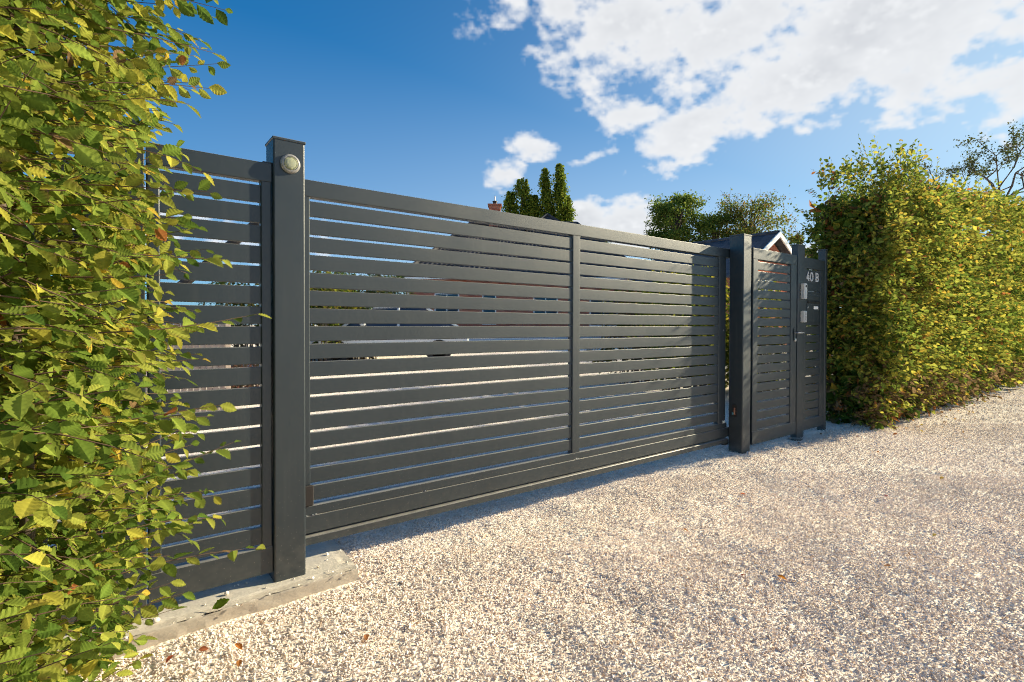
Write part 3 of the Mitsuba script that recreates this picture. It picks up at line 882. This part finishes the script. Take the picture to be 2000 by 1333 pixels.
STONE1 = principled("pebble", (.70, .62, .54), .8)
one("pebble", "pale round pebble on the concrete slab in front of the fence panel", "pebble", pebble(.435, .012, .009, .0105, 1), STONE1, smooth=True)
one("pebble", "small dark chip on the concrete slab near the fallen green leaf", "pebble", pebble(.43, -.045, .003, .005, 2), BARK, smooth=True)
one("pebble", "flat pale stone at the left end of the concrete slab", "pebble", pebble(.155, -.055, .006, .012, 3), STONE1, smooth=True)

# ------------------------------------------------------------------ house behind the gate
HC = CAM + FWD * 30.0            # the house front stands square to this direction, about 30 m away
HO = np.array([HC[0], HC[1], 0.0])
HX, HYv = np.array([RIGHT0[0], RIGHT0[1], 0]), np.array([FWD[0], FWD[1], 0]) / math.hypot(FWD[0], FWD[1])


def hpt(a, b, z):
    a, b, z = np.broadcast_arrays(np.asarray(a, float), b, z)
    return HO + a[..., None] * HX + b[..., None] * HYv + np.stack([0 * z, 0 * z, z], -1)


def hbox(a0, a1, b0, b1, z0, z1, bev=.004):
    v, f = vf(cbox(a0, a1, b0, b1, z0, z1, bev))
    return hpt(v[:, 0], v[:, 1], v[:, 2]), f


house = thing("house", "red brick house with dark pantile roof and chimney behind the sliding gate", "house")
add("wall", hbox(-6.0, 7.3, 0, 9, .3, 4.05), "m_brick", house)
EZ, RZ = 4.05, 7.85


def roof_quad(p00, p10, p11, p01, na, nb, amp=.035):
    """a roof slope with pantile waves along a and overlapping rows along b"""
    a = np.linspace(0, 1, na * 6 + 1)
    V, F, at = [], [], 0
    p00, p10, p11, p01 = map(np.array, (p00, p10, p11, p01))
    n = np.cross(p10 - p00, p01 - p00)
    n = n / np.linalg.norm(n)
    n = n if n[2] > 0 else -n
    for k in range(nb):
        for t0, t1 in ((k / nb, (k + 1.12) / nb),):
            rows = []
            for t, lift in ((t0, .05), (min(t1, 1.0), .012)):
                e0, e1 = p00 + (p01 - p00) * t, p10 + (p11 - p10) * t
                rows.append(e0 + (e1 - e0) * a[:, None] + n * (lift + amp * np.sin(a * na * 2 * PI))[:, None])
            low = rows[0] - n * .03
            m = len(a)
            V += [low, rows[0], rows[1]]
            i = np.arange(m - 1)
            for o in (0, m):
                F.append(np.c_[at + o + i, at + o + i + 1, at + o + m + i + 1, at + o + m + i])
            at += 3 * m
    return np.vstack(V), np.vstack(F)


E = [hpt(-6.4, -.45, EZ - .12), hpt(7.7, -.45, EZ - .12), hpt(7.7, 9.45, EZ - .12), hpt(-6.4, 9.45, EZ - .12)]
RD = [hpt(-2.7, 4.5, RZ), hpt(4.2, 4.5, RZ)]
rf = add("roof", (np.array(E + RD), np.array([(0, 1, 5), (0, 5, 4), (1, 2, 5), (2, 3, 4), (2, 4, 5), (3, 0, 4), (0, 2, 1), (0, 3, 2)])), PANTILE, house)
add("tiles", roof_quad(E[0], E[1], RD[1], RD[0], 44, 15), PANTILE, rf, kind="stuff")
for p, q in ((E[0], RD[0]), (E[1], RD[1]), (RD[0], RD[1])):
    add("ridge", tube(np.linspace(p, q, 9) + [0, 0, .06], .13, 8), PANTILE, rf, smooth=40)
add("gutter", hbox(-6.5, 7.8, -.58, -.46, EZ - .22, EZ - .11), WHITE, house)
add("downpipe", hbox(-5.9, -5.8, -.12, -.02, .5, EZ - .22), WHITE, house)
for a0, a1, z0, z1 in ((-4.4, -3.0, 1.5, 3.1), (-1.7, -.9, 1.3, 3.1), (1.2, 2.6, 1.5, 3.1), (4.4, 6.0, 1.2, 3.1)):
    w = add("window", hbox(a0, a1, -.05, .03, z0, z1), WHITE, house)
    n = 2 if a1 - a0 > 1 else 1
    for k in range(n):
        wd = (a1 - a0 - .08) / n
        add("pane", hbox(a0 + .04 + k * wd + .03, a0 + .04 + (k + 1) * wd - .03, -.058, -.051, z0 + .08, z1 - .08), GLASS_DARK, w)
# the smaller hipped roof that peeks over the gate, and the chimney
def hip(a, b, w, z0, z1):
    pts = np.array([hpt(a - w, b - w, z0), hpt(a + w, b - w, z0), hpt(a + w, b + w, z0), hpt(a - w, b + w, z0), hpt(a, b, z1)])
    return pts, np.array([(0, 1, 4), (1, 2, 4), (2, 3, 4), (3, 0, 4)])


hv, hf = hip(2.35, 5.2, 1.5, 7.3, 8.62)
add("hip_roof", (hv, hf), PANTILE, house)
for k in range(4):
    add("hip_ridge", tube(np.linspace(hv[k], hv[4], 6) + [0, 0, .03], .09, 7), PANTILE, house, smooth=40)
ch = add("chimney", hbox(-1.50, -.76, 4.2, 4.9, 6.2, 9.0), "m_brick", house)
add("chimney_cap", hbox(-1.58, -.68, 4.1, 5.0, 9.0, 9.11), "m_brick", house)
add("flue_pipe", place(lathe([(.13, 0), (.13, .16), (.17, .19), (.17, .24), (0, .26)], 12), np.eye(3), hpt(-1.13, 4.55, 9.11)), BLACK, house, smooth=35)
add("cowl", place(lathe([(.05, 0), (.05, .30), (.02, .36), (0, .36)], 10), np.eye(3), hpt(-1.13, 4.55, 9.36)), WHITE, house, smooth=35)

# ------------------------------------------------------------------ garage with the white gable
gar = thing("outbuilding", "small brick outbuilding with a white gable and slate roof above the pedestrian gate", "building")
GX0, GX1, GYa, GYb, GE, GR, GM = 21.0, 27.4, 9.0, 15.0, 3.42, 5.42, 24.2
gp = np.array([(GX0 + .25, .3), (GX1 - .25, .3), (GX1 - .25, GE + .02), (GM, GR - .22), (GX0 + .25, GE + .02)])
v = np.vstack([np.c_[gp[:, 0], np.full(5, GYa + .3), gp[:, 1]], np.c_[gp[:, 0], np.full(5, GYb - .3), gp[:, 1]]])
add("wall", trimesh.convex.convex_hull(v), "m_brick", gar)
for sx, xe in ((-1, GX0 - .2), (1, GX1 + .2)):
    ze = GE - .2 * .625
    q = np.array([(xe, GYa - .05, ze), (GM, GYa - .05, GR), (GM, GYb, GR), (xe, GYb, ze)])
    add("roof", trimesh.convex.convex_hull(np.vstack([q, q + [0, 0, .09]])), "m_slate", gar)
    b = np.array([(xe, GYa - .12, ze - .10), (GM, GYa - .12, GR - .12), (GM, GYa - .12, GR + .12), (xe, GYa - .12, ze + .12)])
    add("bargeboard", trimesh.convex.convex_hull(np.vstack([b, b + [0, .06, 0]])), WHITE, gar)
add("ridge", tube([(GM, GYa - .05, GR + .1), (GM, GYb, GR + .1)], .09, 8), "m_slate", gar, smooth=40)
w = add("window", cbox(22.8, 24.4, GYa + .24, GYa + .31, 2.2, 3.4), WHITE, gar)
for k in range(2):
    add("pane", cbox(22.86 + k * .76, 23.56 + k * .76, GYa + .232, GYa + .239, 2.28, 3.32), GLASS_DARK, w)


# ------------------------------------------------------------------ trees and shrubs
def quad_leaves(P, size, r, flat=.0):
    k = len(P)
    F = frames(r.normal(0, 1, (k, 3)), r.normal(0, 1, (k, 3)) + [0, 0, flat])
    t = np.array([(-.5, 0, 0), (0, -.32, .08), (.5, 0, 0), (0, .32, .08)])
    V = np.einsum("nij,vj->nvi", F, t) * size[:, None, None] + P[:, None]
    f = np.array([(0, 1, 2), (0, 2, 3)])
    return V.reshape(-1, 3), (f[None] + (np.arange(k) * 4)[:, None, None]).reshape(-1, 3)


def crown(t, P, size, cols, r, part="crown"):
    c = cols[r.integers(0, len(cols), len(P))] * r.uniform(.75, 1.25, (len(P), 1))
    add(part, quad_leaves(P, size, r, .5), "m_far_leaf", t, color=np.repeat(c, 4, 0), kind="stuff")


G1 = np.array([(.08, .14, .03), (.12, .19, .035), (.18, .24, .045), (.26, .28, .055)])
G2 = np.array([(.07, .11, .03), (.11, .15, .035), (.17, .21, .04), (.22, .23, .05), (.28, .18, .05)])
GP = np.array([(.08, .13, .02), (.13, .19, .028), (.19, .25, .035), (.25, .28, .04)])


def poplar(x, y, z0, z1, w, label, seed):
    r = np.random.default_rng(seed)
    t = thing("poplar_tree", label, "tree", "poplars behind the house")
    add("trunk", tube([(x, y, z0), (x, y, (z0 + z1) / 2), (x, y, z1 - .8)], [.35, .2, .05], 7), BARK, t, smooth=True)
    P = []
    w = w * 1.5
    for k in range(90):
        h = r.uniform(.02, .98)
        wz = w * (math.sin(PI * min(1, .12 + h * .80)) ** .8) * (1 - .45 * h)
        a = r.uniform(0, 2 * PI)
        rad = wz * math.sqrt(r.uniform(.05, 1))
        L = (z1 - z0) * r.uniform(.10, .18)
        n = 170
        s = r.uniform(0, 1, n)
        c = np.c_[x + rad * math.cos(a) * (1 - .25 * s), y + rad * math.sin(a) * (1 - .25 * s), z0 + (z1 - z0) * h + (s - .5) * L]
        c += r.normal(0, .26, (n, 3)) * (1.15 - s[:, None]) * [1, 1, .8]
        P.append(c)
    P = np.vstack(P)
    P = P[P[:, 2] < z1]
    crown(t, P, r.uniform(.16, .30, len(P)), GP, r)


poplar(30.4, 37.2, 1, 13.9, 1.0, "short slim poplar at the left of the far group", 1)
poplar(31.25, 36.5, 1, 15.1, 1.2, "pointed poplar, second from left in the far group", 2)
poplar(32.1, 35.8, 1, 13.6, 1.0, "low poplar close right of the pointed one in the far group", 3)
poplar(33.0, 35.1, 1, 16.1, .80, "tall narrow poplar left of the tallest one", 4)
poplar(34.0, 34.4, 1, 16.5, .92, "tallest narrow poplar, right in the far group", 5)
poplar(34.7, 33.9, 1, 13.6, .50, "lowest narrow poplar at the right end of the far group", 6)


def tree(x, y, z0, z1, rx, label, seed, cols, n_clump, leafs, thin=False, leaf=(.12, .22)):
    r = np.random.default_rng(seed)
    t = thing("tree", label, "tree", "trees beyond the gate")
    limbs, P = [], []
    H = z1 - z0
    add("trunk", tube([(x, y, z0), (x + r.normal(0, .1), y, z0 + H * .35), (x + r.normal(0, .25), y + r.normal(0, .2), z0 + H * .8)], [.03 * H, .022 * H, .006 * H], 8), BARK, t, smooth=True)
    for k in range(n_clump):
        a, u = r.uniform(0, 2 * PI), r.uniform(0, 1)
        h = .40 + .58 * u
        rad = rx * math.sqrt(max(0.05, 1 - ((h - .62) / .42) ** 2)) * r.uniform(.35, 1.05)
        c = np.array([x + rad * math.cos(a), y + rad * math.sin(a), z0 + H * h])
        s = np.array([x, y, z0 + H * (.3 + .45 * u)])
        mid = (s + c) / 2 + [0, 0, .05 * H]
        limbs.append(tube([s, mid, c], [.006 * H, .0035 * H, .0012 * H], 5))
        n = int(leafs * r.uniform(.5, 1.4))
        e = rx * r.uniform(.14, .36)
        q = r.normal(0, 1, (n, 3))
        q /= np.linalg.norm(q, axis=1, keepdims=True)
        P.append(c + q * e * r.uniform(0, 1, (n, 1)) ** .5 * [1.15, 1.15, .6] + r.normal(0, .08 * rx, (n, 3)))
        if thin:
            for b in range(2):
                limbs.append(tube([c, c + r.normal(0, .25, 3) + [0, 0, r.uniform(.3, .9)]], [.012, .004], 3))
    add("limbs", join(limbs), BARK, t, smooth=True, kind="stuff")
    P = np.vstack(P)
    crown(t, P, r.uniform(*leaf, len(P)), cols, r)


tree(28.3, 17.2, .7, 9.75, 1.8, "broad round green tree behind the right part of the sliding gate", 11, G1, 85, 220, leaf=(.10, .19))
tree(32.0, 14.6, .7, 9.3, 2.4, "loose autumn tinged tree above the post and the outbuilding", 12, G2, 85, 125, True, leaf=(.10, .18))
tree(30.3, 15.8, .7, 8.2, 1.6, "small green tree between the round tree and the autumn tinged tree", 13, G1, 56, 170, leaf=(.10, .18))
tree(34.4, 12.9, .7, 7.2, .9, "low bushy tree right of the white gable", 14, G2, 30, 120, True, leaf=(.10, .18))
tree(41.5, 34.9, 1, 11.6, 1.2, "far conifer tip just showing above the sliding gate", 15, G1 * .7, 12, 120)


def bare_tree():
    r = np.random.default_rng(77)
    t = thing("tree", "sparse half bare tree rising behind the right hedge", "tree", "trees beyond the gate")
    x, y = 34.9, 3.3
    add("trunk", tube([(x - .6, y, .2), (x - .4, y, 4.5), (x, y, 7.4)], [.30, .22, .14], 8), BARK, t, smooth=True)
    limbs, ends = [], []

    def grow(p, d, L, rad, depth):
        q = p + d * L * .55 + r.normal(0, .06, 3) * L
        e = q + (d + r.normal(0, .22, 3)) * L * .5
        limbs.append(tube([p, q, e], [rad, rad * .8, rad * .6], 5))
        if depth == 0:
            ends.append((p, q, e))
            return
        for k in range(3 if depth > 1 else 2):
            nd = d + r.normal(0, .55, 3) + [0, 0, .10]
            grow(q if k == 0 else e, nd / np.linalg.norm(nd), L * r.uniform(.55, .8), rad * .55, depth - 1)
    for d, L in (((.55, -.3, .9), 1.6), ((.9, -.6, .75), 1.8), ((-.45, .3, 1), 1.5), ((-.9, .7, .45), 1.6), ((.2, .0, 1), 1.9), ((1.2, -.7, .3), 1.6)):
        d = np.array(d)
        grow(np.array([x, y, 7.2]), d / np.linalg.norm(d), L, .06, 3)
    add("limbs", join(limbs), BARK, t, smooth=True, kind="stuff")
    P = []
    for p, q, e in ends:
        if r.uniform() < (.75 if e[0] < x + .3 else .35):
            n = 70
            s = r.uniform(0, 1, (n, 1))
            P.append(p + (e - p) * s + r.normal(0, .13, (n, 3)))
    P = np.vstack(P)
    crown(t, P, r.uniform(.07, .14, len(P)), np.array([(.05, .075, .03), (.08, .10, .035), (.10, .10, .04)]), r)


bare_tree()


def shrub(x, y, h, w, label, seed, cols, n=2600, leaf=(.05, .10), name="shrub", ly=None):
    r = np.random.default_rng(seed)
    t = thing(name, label, name)
    z0 = float(ground_z(x, y))
    limbs, P = [], []
    for k in range(26):
        a = r.uniform(0, 2 * PI)
        rad = math.sqrt(r.uniform(0, 1))
        c = np.array([x + w * rad * math.cos(a), y + (ly or w) * rad * math.sin(a), z0 + h * r.uniform(.15, .92)])
        limbs.append(tube([(x + w * .5 * rad * math.cos(a), y + (ly or w) * .5 * rad * math.sin(a), z0 - .05), (c + [x, y, z0]) / 2, c], [.02, .014, .004], 4))
        q = r.normal(0, 1, (n // 26, 3))
        q /= np.linalg.norm(q, axis=1, keepdims=True)
        P.append(c + q * np.cbrt(r.uniform(0, 1, (len(q), 1))) * [min(w, .6) * .62, min(ly or w, .6) * .62, h * .16])
    add("stem", join(limbs), BARK, t, smooth=True, kind="stuff")
    P = np.vstack(P)
    P[:, 2] = np.maximum(P[:, 2], z0)
    crown(t, P, r.uniform(*leaf, len(P)), cols, r, "foliage")


GY1 = np.array([(.06, .10, .015), (.12, .16, .02), (.24, .25, .03), (.38, .33, .04)])
GD = np.array([(.025, .045, .012), (.04, .065, .015), (.06, .08, .02), (.12, .10, .03)])
shrub(8.0, 2.9, 2.35, .55, "sunlit yellow green shrub seen in the gap right of the sliding gate", 1, GY1, 4200)
shrub(9.0, 3.0, 2.25, .6, "yellow green shrub behind the pedestrian gate, left one", 2, GY1, 4200)
shrub(10.2, 2.5, 2.2, .7, "yellow green shrub behind the number panel", 3, GY1, 4200)
shrub(8.9, 4.6, 2.1, .8, "dark green shrub behind the right bay of the sliding gate", 4, GD, 4600)
shrub(10.6, 4.4, 2.2, .9, "dark green shrub behind the pedestrian gate, right one", 5, GD, 4600)
shrub(4.1, 10.6, 2.2, .9, "mixed yellow and green shrub behind the left end of the sliding gate", 6, np.vstack([GY1, GD]), 4200, (.06, .12))
shrub(5.5, 11.2, 1.9, .9, "dark shrub with yellow flecks behind the parked car", 7, np.vstack([GD, GD, GY1[2:]]), 4200, (.06, .12))
shrub(6.6, 12.6, 2.5, 1.3, "dark green shrub right behind the parked car roof", 17, GD, 4600, (.06, .12))
shrub(4.8, 12.6, 2.45, 1.1, "dull green shrub behind the yellow flecked one", 18, np.vstack([GD, GY1[:2]]), 4600, (.06, .12))
shrub(3.0, 12.2, 2.3, .9, "dark green shrub behind the tall left post", 8, GD, 3600, (.06, .12))
shrub(1.75, 6.7, .75, .45, "low dark brownish shrub right of the pale fence behind the fence panel", 9, np.array([(.05, .05, .03), (.10, .06, .04), (.16, .07, .05)]), 2200, (.03, .06))

# ------------------------------------------------------------------ pale fence and leaning pole behind the fence panel
pf = thing("fence", "pale vertical board fence seen through the slats of the left fence panel", "fence")
for k in range(22):
    x = -.25 + k * .075
    y = 6.1 - .28 * (x + .25)
    z = float(ground_z(x, y))
    add("board", cbox(x, x + .068, y, y + .02, z - .02, z + 1.27 + rng.uniform(-.01, .01), .003), "m_pale_wood", pf)
add("rail", cbox(-.26, 1.41, 6.13, 6.17, .9, .98), "m_pale_wood", pf)
pole_pts = np.array([(1.72, 3.5, 2.80), (.45, 4.48, 1.48), (-.95, 5.56, .05)])
one("leaning_pole", "dark slanting timber pole seen through the slats of the left fence panel", "pole", tube(pole_pts, .055, 8), DARKWOOD, smooth=35)


# ------------------------------------------------------------------ parked car
def car():
    t = thing("parked_car", "white parked car with dark windows behind the left bay of the sliding gate", "car")
    o = np.array([6.05, 10.55, float(ground_z(6, 10.5))])
    ax, ay = RIGHT0 * .98 + np.array([FWD[0], FWD[1], 0]) * .2, None
    ax = ax / np.linalg.norm(ax)
    ay = np.cross([0, 0, 1.0], ax)

    def W(v):
        v = np.asarray(v, float)
        return o + v[..., :1] * ax + v[..., 1:2] * ay + v[..., 2:3] * [0, 0, 1]

    def hull(prof, y0, y1, inset=.0):
        pr = np.array(prof, float)
        pts = []
        for y, s in ((y0, 1), (y1, -1)):
            pts.append(np.c_[pr[:, 0], np.full(len(pr), y + s * .05), pr[:, 1]])
        c = pr.mean(0)
        pts.append(np.c_[(pr - c) * .985 + c, np.full(len(pr), 0.0)][:, [0, 2, 1]])
        return np.vstack(pts)
    lower = [(-2.0, .28), (-2.06, .55), (-1.95, .82), (-1.2, .95), (1.5, .98), (1.98, .92), (2.04, .5), (1.95, .26)]
    m = trimesh.convex.convex_hull(np.vstack([np.c_[[p[0] for p in lower], np.full(8, y), [p[1] for p in lower]] for y in (-.80, .80)] + [np.c_[[p[0] * .985 for p in lower], np.full(8, y), [p[1] * .97 + .02 for p in lower]] for y in (-.85, .85)]))
    body = add("body", (W(np.array(m.vertices)), np.array(m.faces)), CAR_WHITE, t, smooth=30)
    roof = [(-1.15, .95), (-.45, 1.42), (.95, 1.45), (1.75, .97)]
    m = trimesh.convex.convex_hull(np.vstack([np.c_[[p[0] for p in roof], [s * (.76 if p[1] < 1.2 else .60) for p in roof], [p[1] for p in roof]] for s in (-1, 1)]))
    add("cabin", (W(np.array(m.vertices)), np.array(m.faces)), GLASS_DARK, t)
    m = trimesh.convex.convex_hull(np.vstack([np.c_[[-.45, .95, .9, -.40], [s * .61] * 4, [1.425, 1.455, 1.49, 1.465]] for s in (-1, 1)]))
    add("roof_panel", (W(np.array(m.vertices)), np.array(m.faces)), CAR_WHITE, t)
    for s in (-1, 1):
        for xa, xb in ((-1.15, -.45), (.22, .22), (1.75, .95)):
            pts = W(np.array([(xa, s * .775, .955), (xb, s * .62, 1.44)]))
            add("pillar", tube(pts, .035, 6), CAR_WHITE, t, smooth=35)
        for x in (-1.3, 1.25):
            v, f = lathe([(0, -.1), (.30, -.1), (.32, -.06), (.32, .06), (.30, .1), (.2, .1), (.19, .07), (0, .07)], 24)
            R = np.array([[1, 0, 0], [0, 0, s], [0, 1, 0.0]])
            wv = v @ R.T + [x, s * .76, .32]
            wl = add("wheel", (W(wv), f), TYRE, t, smooth=35)
            v, f = lathe([(0, .085), (.18, .085), (.19, .075)], 16)
            add("hub", (W(v @ R.T + [x, s * .76, .32]), f), ALU, wl)
        add("mirror", (W(np.array(cbox(-.72, -.58, s * .9 - .08, s * .9 + .08, .98, 1.12, .03).vertices)), np.array(cbox(-.72, -.58, s * .9 - .08, s * .9 + .08, .98, 1.12, .03).faces)), CAR_WHITE, t)
        add("headlight", (W(np.array(cbox(-2.06, -1.9, s * .62 - .14, s * .62 + .14, .66, .80, .03).vertices)), np.array(cbox(-2.06, -1.9, s * .62 - .14, s * .62 + .14, .66, .80, .03).faces)), LENS, t)


car()
